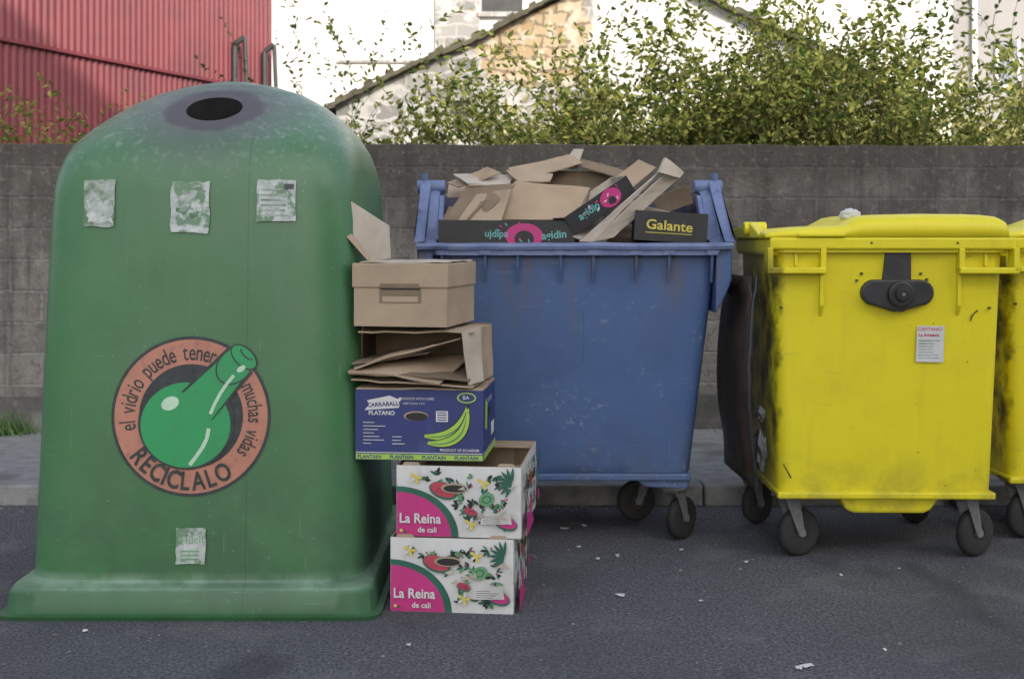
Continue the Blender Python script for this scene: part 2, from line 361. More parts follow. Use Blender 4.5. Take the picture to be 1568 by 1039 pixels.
# ------------------------------------------------------------------ cartons
def carton(parent,w,d,h,mo,mi,t=.006,name='carton_walls'):
    o0=[(0,0),(w,0),(w,d),(0,d)]; i1=[(t,t),(w-t,t),(w-t,d-t),(t,d-t)]; N_=4
    v=[(x,y,0) for x,y in o0]+[(x,y,h) for x,y in o0]+[(x,y,h) for x,y in i1]+[(x,y,t) for x,y in i1]
    f=[(3,2,1,0)]; ix=[0]
    for s_,m_ in ((0,0),(1,1),(2,1)):
        for i in range(N_): j=(i+1)%N_; f.append((s_*N_+i,s_*N_+j,(s_+1)*N_+j,(s_+1)*N_+i)); ix.append(m_)
    f.append((12,13,14,15)); ix.append(1)
    return mesh(name,v,f,[mo,mi],parent,ix)
def fruit_print(D,w,h,seed,text=True):
    rn=random.Random(seed)
    def q(x0,y0,rx,ry,mat,n=16): D.poly([(x0,y0)]+[(x0+rx*math.cos(math.pi/2*i/n),y0+ry*math.sin(math.pi/2*i/n)) for i in range(n+1)],mat)
    if text:
        q(.001,.001,w*.50,h*.70,dgreen); q(.001,.001,w*.44,h*.62,magenta)
    for i in range(75):
        x=rn.uniform(.03,w-.05); y=rn.uniform(.03,h-.03)
        if text and (x/(w*.54))**2+(y/(h*.80))**2<1.15: continue
        a0=rn.uniform(0,6.3)
        for j in range(rn.choice((2,3,4))):
            D.leaf(x,y,rn.uniform(.014,.032),rn.uniform(.006,.013),a0+j*.75,rn.choice((dgreen,ink,ink,lgreen)))
        if rn.random()<.4: D.disc(x+.01,y+.01,.004,rn.choice((redp,magenta)),n=8)
    for x,y,r,mt in ((w*.38,h*.66,.036,redp),(w*.88,h*.22,.03,magenta),(w*.60,h*.36,.018,redp)):
        if text and x<w*.3: continue
        D.disc(x,y,r*1.5,dgreen,ry=r*.85,rot=-.3); D.disc(x,y+.003,r*1.35,mt,ry=r*.7,rot=-.3)
        for j in range(6): D.disc(x+rn.uniform(-.7,.7)*r,y+rn.uniform(-.3,.4)*r,.0018,ink,ry=.0025,n=8)
    for x,y in ((w*.7,h*.78),(w*.60,h*.2),(w*.16,h*.84)):
        for j in range(5): D.leaf(x,y,.026,.012,j*1.257,white if j%2 else yel)
        D.disc(x,y,.005,yel,n=12)
    D.disc(w*.73,h*.55,.030,lgreen,ry=.024,rot=.4); D.disc(w*.73,h*.55,.018,dgreen,ry=.014,rot=.4,r0=.7)
    for j in range(8): D.leaf(w*.93,h*.78,.06,.012,1.5+j*.40,dgreen)
    if text:
        D.poly([(w*.68,h*.20),(w*.93,h*.21),(w*.92,h*.36),(w*.69,h*.35)],white)
        for j in range(4): D.rect(w*.70,w*.70+rn.uniform(.05,.09),h*(.225+j*.028),h*(.232+j*.028),ink)
        D.disc(w*.47,h*.70,.050,cardb,ry=.019); D.disc(w*.476,h*.693,.043,ink,ry=.0135)  # hand hole drawn flat; black oval stands for the shade inside
        D.text('La Reina',.012,h*.20,.050,white,off=.0012,sx=.92); D.text('de cali',.082,h*.07,.028,white,off=.0006)
        D.disc(.02,h*.09,.006,yel,n=10); D.disc(.034,h*.07,.005,dgreen,n=10)
for nm_,loc,rz,w_,h_,sd_ in (('fruit_box',(-.451,4.437,.001),-5.5,.458,.274,3),('fruit_box',(-.430,4.452,.277),-6.5,.466,.262,11)):
    E=empty(nm_,loc,math.radians(rz)); d_=.59
    carton(E,w_,d_,h_,white,cardb)
    D=Decal('front_print',E,lambda u,v,o:(u,-o,v)); fruit_print(D,w_,h_,sd_)
    for i in range(6):
        x=U(.2,w_-.05);y=U(.03,.2); D.poly([(x,y),(x+U(.02,.06),y+U(-.01,.01)),(x+U(.02,.04),y+U(.01,.02))],cardl)
    D.done()
    D=Decal('side_print',E,lambda u,v,o,w=w_:(w+o,u,v)); fruit_print(D,d_,h_,sd_+5,False); D.disc(d_*.3,h_*.3,.05,magenta,ry=.045); D.disc(d_*.5,h_*.72,.05,ink,ry=.02); D.poly([(.02,.002),(.3,.002),(.22,.05),(.05,.09)],magenta); D.done()
    for px_ in (.02,w_-.09):
        prism('corner_tab',[(px_,h_+.0005),(px_+.07,h_+.0005),(px_+.06,h_+.012),(px_+.01,h_+.012)],'y',.0015,.0055,cardb,E)
    prism('corner_post',[(w_-.007,.007),(w_-.09,.007),(w_-.007,.09)],'z',.01,h_-.004,cardd,E)
    prism('corner_post',[(w_-.007,d_-.007),(w_-.09,d_-.007),(w_-.007,d_-.09)],'z',.01,h_-.004,cardb,E)
    box('back_ledge',.01,w_-.01,d_-.10,d_-.008,h_-.012,h_-.006,cardb,E)
    sheet('torn_flap',[(w_-.001,.30,h_-.07),(w_-.001,.42,h_-.07),(w_+.012,.41,h_-.11),(w_+.012,.31,h_-.115)],cardb,E,t=.003)
# banana box
E=empty('banana_box',(-.586,4.47,.557),math.radians(-5.5)); w_,d_,h_=.482,.39,.262
carton(E,w_,d_,h_,navy,cardb)
D=Decal('front_print',E,lambda u,v,o:(u,-o,v))
D.rect(.002,w_-.002,.002,.022,bangr)
for i in range(4): D.text('PLANTAIN',.008+i*.122,.005,.019,navy,off=.0006)
D.rect(.002,w_-.002,.026,.029,white)
D.poly([(.035,.185),(.165,.195),(.175,.235),(.16,.228),(.13,.24),(.045,.222),(.052,.205)],white)
D.text('CARRABALLO',.045,.196,.022,navy,rot=.07,off=.0007)
D.text('PLATANO',.05,.168,.022,white,off=.0006)
D.text('PRODUCE WITH CARE',.165,.225,.013,white); D.text('KEEP COOL 14 C',.18,.208,.011,white)
D.disc(.23,.165,.046,cardb,ry=.018,n=24); D.disc(.232,.163,.042,ink,ry=.0155)  # handle hole: flat black oval paints the dark of the opening
D.rect(.305,.35,.145,.185,white)
for i in range(4): D.rect(.31,.345,.150+i*.009,.154+i*.009,navy)
for i in range(7): D.rect(.03,.03+U(.03,.09),.06+i*.013,.0625+i*.013,white)
for i in range(3): D.rect(.14,.14+U(.03,.06),.06+i*.013,.0625+i*.013,white)
def crescent(P0,P1,P2,wd,mat,n=16):
    A=[];B_=[]
    for i in range(n+1):
        t=i/n; x=(1-t)**2*P0[0]+2*t*(1-t)*P1[0]+t*t*P2[0]; y=(1-t)**2*P0[1]+2*t*(1-t)*P1[1]+t*t*P2[1]
        dx=2*(1-t)*(P1[0]-P0[0])+2*t*(P2[0]-P1[0]); dy=2*(1-t)*(P1[1]-P0[1])+2*t*(P2[1]-P1[1]); l=math.hypot(dx,dy)
        ww=wd*(math.sin(math.pi*(.05+.9*t))**.6); A.append((x-dy/l*ww,y+dx/l*ww)); B_.append((x+dy/l*ww,y-dx/l*ww))
    D.poly(A+B_[::-1],mat)
for dx,dy in ((0,0),(.012,-.026)):
    P=((.262+dx,.092+dy),(.40+dx,.075+dy),(.425,.205+dy)); crescent(*P,.020,ink); crescent(*P,.016,bangr)
    crescent((.275+dx,.088+dy),(.395+dx,.080+dy),(.418,.185+dy),.0022,dgreen)
D.disc(.425,.205,.006,ink,ry=.012,n=12)
D.text('PRODUCT OF ECUADOR',.32,.036,.013,white,off=.0003)
D.disc(.42,.235,.036,bangr,ry=.02); D.disc(.42,.235,.03,navy,ry=.015); D.text('BA',.405,.229,.02,white)
D.done()
D=Decal('side_print',E,lambda u,v,o:(w_+o,u,v)); D.rect(.002,d_-.002,.002,.022,bangr); D.rect(.002,d_-.002,.026,.029,white); D.poly([(.04,.12),(.1,.10),(.12,.2),(.06,.23)],bangr); D.disc(.2,.16,.05,ink,ry=.02); D.rect(.24,.34,.06,.11,white); D.text('PLATANO',.12,.2,.03,white); D.done()
sheet('lid_flap',[(.003,.003,h_+.004),(w_-.003,.003,h_+.004),(w_-.003,d_-.01,h_+.01),(.003,d_-.01,h_+.01)],cardb,E)
# crushed carton between
E=empty('crushed_cardboard_box',(-.59,4.47,.83),math.radians(-6)); W=.47
sheet('base_flap',[(-.01,-.01,.03),(W-.02,-.03,.008),(W,.36,.01),(0,.36,.02)],cardb,E)
sheet('flap',[(-.015,-.03,.05),(.44,-.035,.035),(.44,.25,.06),(0,.25,.07)],cardd,E,bend=.01)
sheet('flap',[(-.02,-.02,.06),(.33,-.05,.02),(.41,.2,.10),(0,.2,.08)],cardb,E,bend=.02)
sheet('flap',[(0,-.01,.075),(.40,-.01,.185),(.43,.20,.19),(.02,.2,.09)],cardd,E,bend=-.015)
sheet('flap',[(0,-.015,.07),(.31,-.03,.16),(.36,.20,.15),(.02,.2,.08)],cardb,E,bend=.012)
sheet('flap',[(-.01,.0,.085),(.28,.01,.13),(.30,.2,.16),(.02,.2,.1)],cardd,E,bend=-.01)
sheet('side_wall',[(.405,-.015,.205),(.465,.05,.225),(.475,.06,.02),(.43,-.01,.01)],cardl,E,bend=.006)
sheet('side_wall',[(.465,.05,.222),(.47,.36,.21),(.475,.36,.01),(.475,.06,.02)],cardb,E,bend=.006)
sheet('back_wall',[(0,.37,.215),(.47,.37,.215),(.47,.36,.0),(0,.36,.0)],cardd,E)
sheet('left_wall',[(.0,.12,.215),(.0,.36,.215),(.0,.36,.0),(.0,.12,.0)],cardd,E)
sheet('top_panel',[(.01,.02,.205),(.45,.0,.209),(.46,.36,.212),(.01,.36,.212)],cardb,E)
# archive box on top
E=empty('cardboard_box',(-.592,4.475,1.055),math.radians(-12)); w_,d_,h_=.36,.42,.235
carton(E,w_,d_,.20,cardb,cardd)
prism('lid',[(-.006,.145),(w_+.006,.145),(w_+.006,h_),(-.006,h_)],'y',-.006,d_+.006,cardb,E,bv=.003)
D=Decal('handle_cutout',E,lambda u,v,o:(u,-.001-o,v)); D.rect(.10,.262,.088,.143,cardd); D.rect(.112,.25,.092,.112,cardb); D.rect(.105,.257,.136,.142,ink); D.done()
D=Decal('lid_lip',E,lambda u,v,o:(u,-.007-o,v)); D.poly([(.098,.1445),(.262,.1445),(.254,.160),(.106,.160)],cardd); D.done()
sheet('tape_flap',[(.02,.01,h_+.006),(w_,.0,h_+.006),(w_,.40,h_+.008),(.02,.40,h_+.007)],cardl,E,t=.003)
# loose flap leaning on bottle bank
E=empty('loose_cardboard_flap',(0,0,0))
P=[(-.632,4.54,1.535),(-.480,4.64,1.432),(-.475,4.65,1.305),(-.535,4.60,1.297),(-.630,4.53,1.43)]
mesh('panel',P+[(a+.003,b+.006,c) for a,b,c in P],[(4,3,2,1,0),(5,6,7,8,9),(0,1,6,5),(1,2,7,6),(2,3,8,7),(3,4,9,8),(4,0,5,9)],cardl,E)
mesh('fold',[(-.630,4.526,1.43),(-.535,4.595,1.297),(-.55,4.55,1.30),(-.625,4.505,1.39)],[(0,1,2,3)],cardb,E)

# ------------------------------------------------------------------ casters
def caster(parent,x,y,ang,ztop=.27,r=.10,wd=.045):
    e=empty('caster',(x,y,0),ang); e.parent=parent
    prof=[(-wd/2,.35*r),(-wd/2,.86*r),(-wd*.36,.96*r),(0,r),(wd*.36,.96*r),(wd/2,.86*r),(wd/2,.35*r)]
    n=32; v=[];f=[]
    for i in range(n):
        t=2*math.pi*i/n
        for a,b in prof: v.append((a,.05+b*math.cos(t),r+b*math.sin(t)))
    q=len(prof)
    for i in range(n):
        for j in range(q-1): f.append((i*q+j,i*q+j+1,((i+1)%n)*q+j+1,((i+1)%n)*q+j))
    mesh('tyre',v,f,rubber,e,smooth=True)
    cyl('rim',(-wd/2+.004,.05,r),(wd/2-.004,.05,r),.60*r,wrim,e); cyl('hub',(-wd/2-.012,.05,r),(wd/2+.012,.05,r),.17*r,steel,e)
    for s in (-1,1):
        xx=s*(wd/2+.008)
        prism('fork',[(.035,r-.015),(.065,r-.015),(.035,ztop-.02),(-.035,ztop-.02)],'x',xx-.002,xx+.002,steel,e)
    box('fork_crown',-wd/2-.01,wd/2+.01,-.04,.045,ztop-.022,ztop-.012,steel,e,bv=.002)
    box('mount_plate',-.055,.055,-.055,.055,ztop-.008,ztop,steel,e,bv=.002)
    cyl('swivel',(0,0,ztop-.02),(0,0,ztop-.004),.03,steel,e)

# ------------------------------------------------------------------ blue container
bl,k=mk('blue_plastic',(.062,.112,.250),(.070,.124,.268),scale=3,rough=.5,bump=.08,bscale=20,c3=(.088,.125,.225),s3=1.8,lo3=.5,hi3=.75,spec=.35)
S3=k['sep'](); m2=k['m2']; rp=k['ramp']; no=k['noise']
st=rp(no(1.6,k['mapped']((9,9,.9))),.48,.66); tp=rp(S3[2],.85,1.3)
c=k['mix'](m2('MULTIPLY',m2('MULTIPLY',st,tp),.7),k['col'],(.12,.10,.12))
f1=m2('MULTIPLY',rp(no(34),.58,.66),rp(no(3.1),.52,.62)); c=k['mix'](m2('MULTIPLY',f1,.7),c,(.22,.27,.38))
c=k['mix'](m2('MULTIPLY',rp(no(2.6),.54,.70),.45),c,(.045,.080,.18))
sc=rp(no(1.2,k['mapped']((3,3,55),(0,.9,0))),.68,.72); c=k['mix'](m2('MULTIPLY',sc,.4),c,(.15,.19,.3))
sc=rp(no(1.0,k['mapped']((40,3,1.5))),.64,.70); c=k['mix'](m2('MULTIPLY',sc,.4),c,(.03,.05,.11))
c=k['mix'](m2('MULTIPLY',m2('MULTIPLY',rp(k['voro'](22),.07,.04),rp(no(4),.50,.56)),.5),c,(.22,.27,.38))
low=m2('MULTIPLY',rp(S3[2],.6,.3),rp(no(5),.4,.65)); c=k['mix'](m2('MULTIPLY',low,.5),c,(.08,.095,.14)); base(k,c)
bll=M('blue_plastic_rim',(.10,.135,.27),(.15,.19,.32),scale=9,rough=.55,c3=(.055,.075,.16),s3=7)
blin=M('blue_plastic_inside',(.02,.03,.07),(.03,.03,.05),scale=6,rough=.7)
B=empty('blue_paper_container',(.278,5.84,0))
def ztop(y):
    t=min(1,max(0,(y+.44)/.34)); t=t*t*(3-2*t); return 1.345+.265*t
rings=[]
for t in (0,.02,.06,.2,.4,.6,.8,.92,1):
    hx=.535+.10*min(1,t*1.1); f0=-.40-.105*t; f1=.36+.11*t; cy=(f0+f1)/2; hy=(f1-f0)/2
    if t==0: hx-=.02;hy-=.02
    ring_=[]
    for x,y in rrect(0,cy,hx,hy,.07):
        wob=.014*math.sin(math.pi*t)*nz.noise(Vector((x*3,y*3,t*4)))
        ring_.append((x,y+wob,.30+(ztop(y)-.30)*t))
    rings.append(ring_)
o=loft('body',rings,[bl,blin],B); fixn(o)
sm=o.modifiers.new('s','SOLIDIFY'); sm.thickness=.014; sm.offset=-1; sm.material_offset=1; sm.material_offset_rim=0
o.data.set_sharp_from_angle(angle=math.radians(40))
def rim(name,pts,zf,outw,h,mat,parent,inn=.012):
    n=len(pts); R4=[[],[],[],[],[]]
    for i,(x,y) in enumerate(pts):
        a=Vector(pts[i-1]);b=Vector(pts[(i+1)%n]);d=(b-a).normalized();nx,ny=d.y,-d.x; z=zf(y)
        for kx,(o_,dz) in enumerate(((-inn,.002),(outw*.8,.010),(outw,0),(outw,-h),(outw-.006,-h))): R4[kx].append((x+nx*o_,y+ny*o_,z+dz))
    return loft(name,R4,mat,parent,cap0=False,smooth=False)
rim('rim',rrect(0,-.018,.635,.487,.07),ztop,.045,.035,bll,B)
v=[];f=[];n=40
for i in range(n+1):
    x=-.70+1.4*i/n; wz=.007*nz.noise(Vector((x*5,0,3)))
    for y,z in ((-.50,1.336),(-.562,1.336),(-.566,1.350),(-.560,1.364),(-.50,1.366)): v.append((x,y,z+wz))
for i in range(n):
    for j in range(5): a=i*5+j;b=i*5+(j+1)%5; f.append((a,b,b+5,a+5))
f+=[(0,1,2,3,4),tuple(n*5+q for q in (4,3,2,1,0))]
fixn(mesh('front_lip',v,f,bll,B))
for xr in [-.58+.168*i+(.015 if i%2 else -.008) for i in range(8)]:
    prism('rib',[(-.503,1.19),(-.503,1.335),(-.545,1.335),(-.530,1.26)],'x',xr-.006,xr+.006,bl,B)
    prism('rib_clip',[(xr-.03,1.334),(xr+.03,1.334),(xr+.022,1.312),(xr-.022,1.312)],'y',-.555,-.50,bll,B)
for s in (-1,1):
    prism('side_flange',[(s*.628,1.05),(s*.672,1.13),(s*.70,1.20),(s*.70,1.345),(s*.63,1.345)],'y',-.53,-.18,bl,B,bv=.008)
    prism('side_post',[(-.52,1.36),(-.38,1.36),(-.15,1.59),(-.10,1.625),(-.02,1.625),(.02,1.57),(.02,1.30),(-.45,1.30)],'x',s*.655,s*.705,bl,B,bv=.008)
    prism('side_post_edge',[(-.535,1.37),(-.50,1.375),(-.16,1.625),(-.12,1.655),(-.05,1.655),(-.05,1.63),(-.11,1.63),(-.40,1.42)],'x',s*.665,s*.715,bll,B,bv=.006)
    cyl('pivot',(s*.60,-.07,1.635),(s*.735,-.07,1.635),.032,bll,B,bv=.004); cyl('pivot_pin',(s*.70,-.07,1.66),(s*.70,-.07,1.70),.017,bl,B)
    prism('inner_brace',[(-.40,1.38),(-.33,1.38),(-.12,1.57),(-.16,1.59)],'x',s*.60,s*.62,bll,B)
    cyl('trunnion',(s*.62,-.1,1.14),(s*.735,-.1,1.14),.028,blackpl,B)
    prism('wheel_bracket',[(s*.35-.09,.305),(s*.35+.19,.305),(s*.35+.17,.245),(s*.35-.02,.255)],'y',-.40,-.24,bl,B,bv=.006)
    box('wheel_bracket_back',s*.43-.08,s*.43+.08,.12,.30,.245,.305,bl,B,bv=.006)
box('bottom_rim',-.535,.535,-.418,.35,.285,.318,bl,B,bv=.008)
caster(B,.47,-.36,-.75,.248); caster(B,-.45,-.36,2.6,.248); caster(B,.38,.06,1.9,.248); caster(B,-.43,.17,.6,.248)
box('axle_bar',-.5,.5,.13,.16,.21,.235,steel,B)
v=[];f=[];n=14
for i in range(n+1):
    a=math.radians(20-95*i/n)
    for xx in (-.60,.60): v.append((xx,.02+.56*math.cos(a),1.22+.40*math.sin(a)))
for i in range(n): f.append((2*i,2*i+1,2*i+3,2*i+2))
o=mesh('open_lid',v,f,blackpl,B,smooth=True); o.modifiers.new('s','SOLIDIFY').thickness=.01
# ---- its contents
C=empty('cardboard_waste',(0,0,0))
sheet('fill',[(-.34,5.40,1.30),(.88,5.40,1.30),(.88,6.26,1.46),(-.34,6.26,1.46)],cardd,C,bend=.03)
def crate(x0,x1,y0,y1,z0,z1,rz,ry,mo,parent=C):
    e=empty('carton',(x0,y0,z0),rz); e.parent=parent; e.rotation_euler=(0,ry,rz); carton(e,x1-x0,y1-y0,z1-z0,mo,cardb,name='walls'); return e,x1-x0,z1-z0
e,w_,h_=crate(-.335,.285,5.43,5.68,1.355,1.470,0,.01,ink)
D=Decal('print',e,lambda u,v,o:(u,-o,v)); D.disc(.39,.045,.085,magenta,ry=.058); D.disc(.39,.03,.045,ink,ry=.04); D.text('ujdipa',.21,.04,.045,cyan,off=.001); D.text('agidin',.47,.03,.050,cyan,off=.001,rot=.1)
for i in range(9): D.leaf(U(.28,.46),U(.03,.1),.02,.007,U(0,6),(magenta,cyan)[i%2])
D.done()
e,w_,h_=crate(.555,.885,5.44,5.70,1.38,1.515,-.05,.06,ink)
D=Decal('print',e,lambda u,v,o:(u,-o,v)); D.text('Galante',.05,.055,.062,yel,off=.0008,sx=1.1,rot=-.03); D.rect(.05,.26,.036,.039,yel); D.done()
e=empty('tray',(.285,5.43,1.40)); e.parent=C; e.rotation_euler=(0,math.radians(-33),math.radians(16)); carton(e,.36,.20,.095,ink,cardl,name='walls')
D=Decal('print',e,lambda u,v,o:(u,-o,v)); D.disc(.24,.05,.055,magenta,ry=.042); D.disc(.24,.035,.02,ink); D.text('agidip',.06,.04,.05,cyan,off=.001)
for i in range(10): D.leaf(U(.1,.34),U(.02,.08),.02,.007,U(0,6),(magenta,white)[i%2])
D.done()
sheet('strip',[(.30,5.40,1.37),(.66,5.52,1.68),(.735,5.56,1.75),(.36,5.42,1.37)],cardl,C,t=.008)
sheet('strip',[(.355,5.41,1.37),(.69,5.53,1.67),(.78,5.60,1.675),(.46,5.46,1.39)],cardl,C,t=.008)
sheet('strip_end',[(.665,5.50,1.685),(.70,5.53,1.755),(.79,5.58,1.69),(.765,5.55,1.66)],cardl,C,t=.02)
sheet('box_front',[(.015,5.66,1.655),(.37,5.66,1.625),(.29,5.58,1.47),(-.12,5.58,1.47)],cardb,C,bend=.006)
sheet('box_flap',[(-.02,5.85,1.73),(.30,6.0,1.805),(.35,5.9,1.755),(.05,5.76,1.665)],cardb,C,bend=.004)
sheet('box_flap',[(.27,6.0,1.81),(.565,5.92,1.715),(.52,5.80,1.675),(.24,5.95,1.765)],cardd,C,bend=.004)
sheet('box_back',[(-.02,5.95,1.73),(.56,5.95,1.715),(.5,5.95,1.45),(0,5.95,1.45)],cardd,C)
sheet('box_side',[(.37,5.66,1.62),(.565,5.92,1.69),(.5,5.92,1.45),(.32,5.62,1.47)],cardd,C)
sheet('box_flap',[(-.03,5.83,1.72),(.03,5.68,1.655),(.18,5.66,1.66),(.2,5.8,1.70)],cardb,C)
sheet('flat',[(.24,5.97,1.74),(.31,6.0,1.835),(.36,5.99,1.83),(.32,5.93,1.73)],cardl,C)
sheet('flat',[(-.29,5.9,1.70),(.01,5.85,1.69),(-.02,5.7,1.63),(-.21,5.72,1.64)],cardl,C)
sheet('flat',[(-.32,5.92,1.66),(-.12,5.84,1.735),(-.05,5.76,1.70),(-.26,5.80,1.63)],cardb,C,bend=.01)
sheet('flat',[(-.22,5.75,1.635),(.02,5.65,1.645),(-.12,5.55,1.49),(-.31,5.58,1.47)],cardd,C,bend=.01)
sheet('flat',[(-.16,5.70,1.60),(.0,5.62,1.61),(-.05,5.48,1.46),(-.26,5.50,1.45)],cardb,C,bend=.01)
sheet('flat',[(-.30,5.68,1.53),(-.12,5.62,1.56),(-.2,5.5,1.46),(-.33,5.55,1.45)],cardd,C,bend=.01)
sheet('flat',[(-.32,6.05,1.66),(.1,6.1,1.69),(.1,5.95,1.60),(-.32,5.9,1.58)],cardb,C)
sheet('flat',[(.52,5.75,1.50),(.86,5.85,1.60),(.86,6.1,1.62),(.5,6.1,1.6)],cardd,C,bend=.02)
sheet('flat',[(.45,5.6,1.46),(.62,5.6,1.56),(.66,5.9,1.58),(.45,5.9,1.55)],cardb,C,bend=.02)
sheet('flat',[(.44,5.82,1.64),(.62,5.84,1.77),(.70,5.80,1.73),(.55,5.78,1.60)],cardb,C,bend=.006)
sheet('flat',[(.68,5.80,1.58),(.84,5.76,1.645),(.88,5.78,1.56),(.72,5.80,1.50)],cardd,C,bend=.006)
sheet('flat',[(-.33,5.42,1.36),(-.05,5.42,1.36),(-.05,5.8,1.5),(-.33,5.8,1.5)],cardb,C)
sheet('flat',[(.28,5.42,1.40),(.42,5.42,1.34),(.5,5.8,1.5),(.3,5.8,1.5)],cardl,C)
sheet('flat',[(.60,5.70,1.55),(.80,5.68,1.50),(.86,5.72,1.42),(.62,5.72,1.44)],cardl,C)

# ------------------------------------------------------------------ yellow container
ye,k=mk('yellow_plastic',(.64,.55,.016),(.70,.61,.02),scale=2.5,rough=.42,bump=.06,bscale=18,c3=(.59,.50,.02),s3=2.5,lo3=.48,hi3=.75,spec=.35)
S3=k['sep'](); m2=k['m2']; rp=k['ramp']; no=k['noise']
f1=m2('MULTIPLY',rp(no(1.4,k['mapped']((12,12,1.2))),.54,.72),.14); c=k['mix'](f1,k['col'],(.36,.30,.03))
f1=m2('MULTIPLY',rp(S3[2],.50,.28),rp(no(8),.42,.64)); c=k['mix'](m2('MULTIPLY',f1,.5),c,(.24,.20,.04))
c=k['mix'](m2('MULTIPLY',m2('MULTIPLY',rp(k['voro'](13),.07,.04),rp(no(3),.47,.52)),.8),c,(.14,.11,.03))
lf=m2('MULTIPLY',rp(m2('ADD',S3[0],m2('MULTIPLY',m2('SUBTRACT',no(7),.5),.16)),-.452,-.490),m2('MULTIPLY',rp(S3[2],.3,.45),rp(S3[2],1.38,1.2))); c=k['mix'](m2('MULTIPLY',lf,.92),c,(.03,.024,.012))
sc=rp(no(1.2,k['mapped']((3,3,50),(0,.7,0))),.68,.72); c=k['mix'](m2('MULTIPLY',sc,.35),c,(.36,.3,.05)); base(k,c)
yd=M('yellow_plastic_grubby',(.22,.19,.02),(.08,.065,.02),scale=5,rough=.6,c3=(.03,.025,.015),s3=3,lo3=.4,hi3=.6)
def yellow(loc,rz):
    Y=empty('yellow_packaging_container',loc,rz)
    rings=[]
    for t in (0,.015,.05,.3,.6,.85,1):
        hx=.455+.028*t; f0=-.40-.06*t; f1=.34+.06*t
        if t==0: hx-=.025; f0+=.025;f1-=.025
        rings.append([(x,y+.010*math.sin(math.pi*t)*nz.noise(Vector((x*3,y*3,t*4))),.275+(1.33-.275)*t) for x,y in rrect(0,(f0+f1)/2,hx,(f1-f0)/2,.055)])
    o=loft('body',rings,ye,Y,cap1=True); o.data.set_sharp_from_angle(angle=math.radians(40))
    box('front_rim',-.515,.515,-.505,-.455,1.338,1.388,ye,Y,bv=.008)
    rim('rim',rrect(0,-.03,.483,.43,.055),lambda y:1.375,.03,.05,ye,Y)
    for s in (-1,1):
        a=s*.29; b=s*.515; x0,x1=min(a,b),max(a,b)
        box('pocket_side',b-.012,b+.012,-.515,-.44,1.245,1.345,ye,Y,bv=.004)
        box('pocket_side',a-.012,a+.012,-.505,-.44,1.24,1.345,ye,Y,bv=.004)
        box('pocket_bottom',x0-.012,x1+.012,-.515,-.452,1.236,1.262,ye,Y,bv=.005)
        prism('rib',[(-.44,1.05),(-.44,1.24),(-.475,1.24),(-.47,1.10)],'x',a-.008,a+.008,ye,Y,bv=.003)
        box('rib',s*.40-.006,s*.40+.006,-.475,-.44,1.27,1.34,ye,Y)
        box('side_rail',b-.03*s-.02,b-.03*s+.02,-.46,.36,1.31,1.385,ye,Y,bv=.01)
        cyl('lid_pivot',(s*.455,-.10,1.43),(s*.555,-.10,1.43),.03,ye,Y,bv=.004)
        prism('lid_arm',[(-.42,1.385),(.34,1.385),(.36,1.43),(-.06,1.455),(-.14,1.455)],'x',s*.515-.02,s*.515+.02,ye,Y,bv=.008)
    xs=[-.535,-.52,-.45,-.32,-.20,-.155,-.13,0,.2,.4,.46,.485,.49]; zs=[1.395,1.415,1.425,1.435,1.44,1.465,1.478,1.483,1.487,1.485,1.478,1.46,1.395]
    ys=[-.50,-.495,-.47,-.40,-.2,0,.2,.38,.42]; yk=[0,.55,.86,1,1.08,1.1,1.05,.8,0]
    v=[];f=[]
    for j,y in enumerate(ys):
        for x,z in zip(xs,zs): v.append((x,y,1.39+(z-1.39)*yk[j]))
    nx=len(xs)
    for j in range(len(ys)-1):
        for i in range(nx-1): a=j*nx+i; f.append((a,a+1,a+nx+1,a+nx))
    o=mesh('lid',v,f,ye,Y,smooth=True); o.modifiers.new('s','SOLIDIFY').thickness=.012; o.data.set_sharp_from_angle(angle=math.radians(55))
    box('lid_handle',-.40,-.20,-.515,-.49,1.392,1.405,ye,Y,bv=.003)
    prism('sump',[(-.20,.285),(.25,.285),(.20,.215),(.17,.20),(-.13,.20),(-.165,.215)],'y',-.38,.1,ye,Y,bv=.012)
    box('bottom_lip',-.465,.465,-.418,.33,.268,.298,ye,Y,bv=.008)
    prism('lock_plate',[(-.035,1.19),(-.02,1.338),(.085,1.338),(.085,1.19)],'y',-.478,-.445,blackpl,Y,bv=.004)
    pts=[]
    for i in range(9): a=math.radians(90+180*i/8); pts.append((-.07+.055*math.cos(a),1.155+.055*math.sin(a)))
    pts+=[(-.02,1.085),(.01,1.075),(.05,1.075),(.07,1.085)]
    for i in range(9): a=math.radians(-90+180*i/8); pts.append((.125+.055*math.cos(a),1.155+.055*math.sin(a)))
    prism('lock_base',pts,'y',-.485,-.44,blackpl,Y,bv=.008)
    cyl('lock_knob',(.035,-.48,1.15),(.035,-.515,1.15),.055,blackpl,Y,bv=.008); cyl('lock_cap',(.035,-.51,1.15),(.035,-.535,1.15),.030,rubber,Y,bv=.005)
    cyl('lock_keyway',(.035,-.53,1.15),(.035,-.538,1.15),.008,steel,Y)
    for x,z in ((-.14,1.205),(-.12,1.235),(.13,1.235),(.155,1.21),(-.46,1.09),(.42,1.09),(-.09,1.365),(.27,1.365)):
        yy=-.462 if z<1.3 else -.503
        cyl('rivet',(x,yy+.01,z),(x,yy-.003,z),.006,yd,Y,n=10)
    caster(Y,-.40,-.33,-1.15,.27,r=.104); caster(Y,.37,-.33,-1.05,.27,r=.104); caster(Y,-.46,.26,-.9,.27); caster(Y,.36,.26,.4,.27)
    for s in (-1,1):
        for yy in (-.33,.26): box('caster_pad',s*.40-.065,s*.40+.065,yy-.06,yy+.06,.27,.285,steel,Y)
    return Y
Y1=yellow((1.612,5.53,0),math.radians(-1.0))
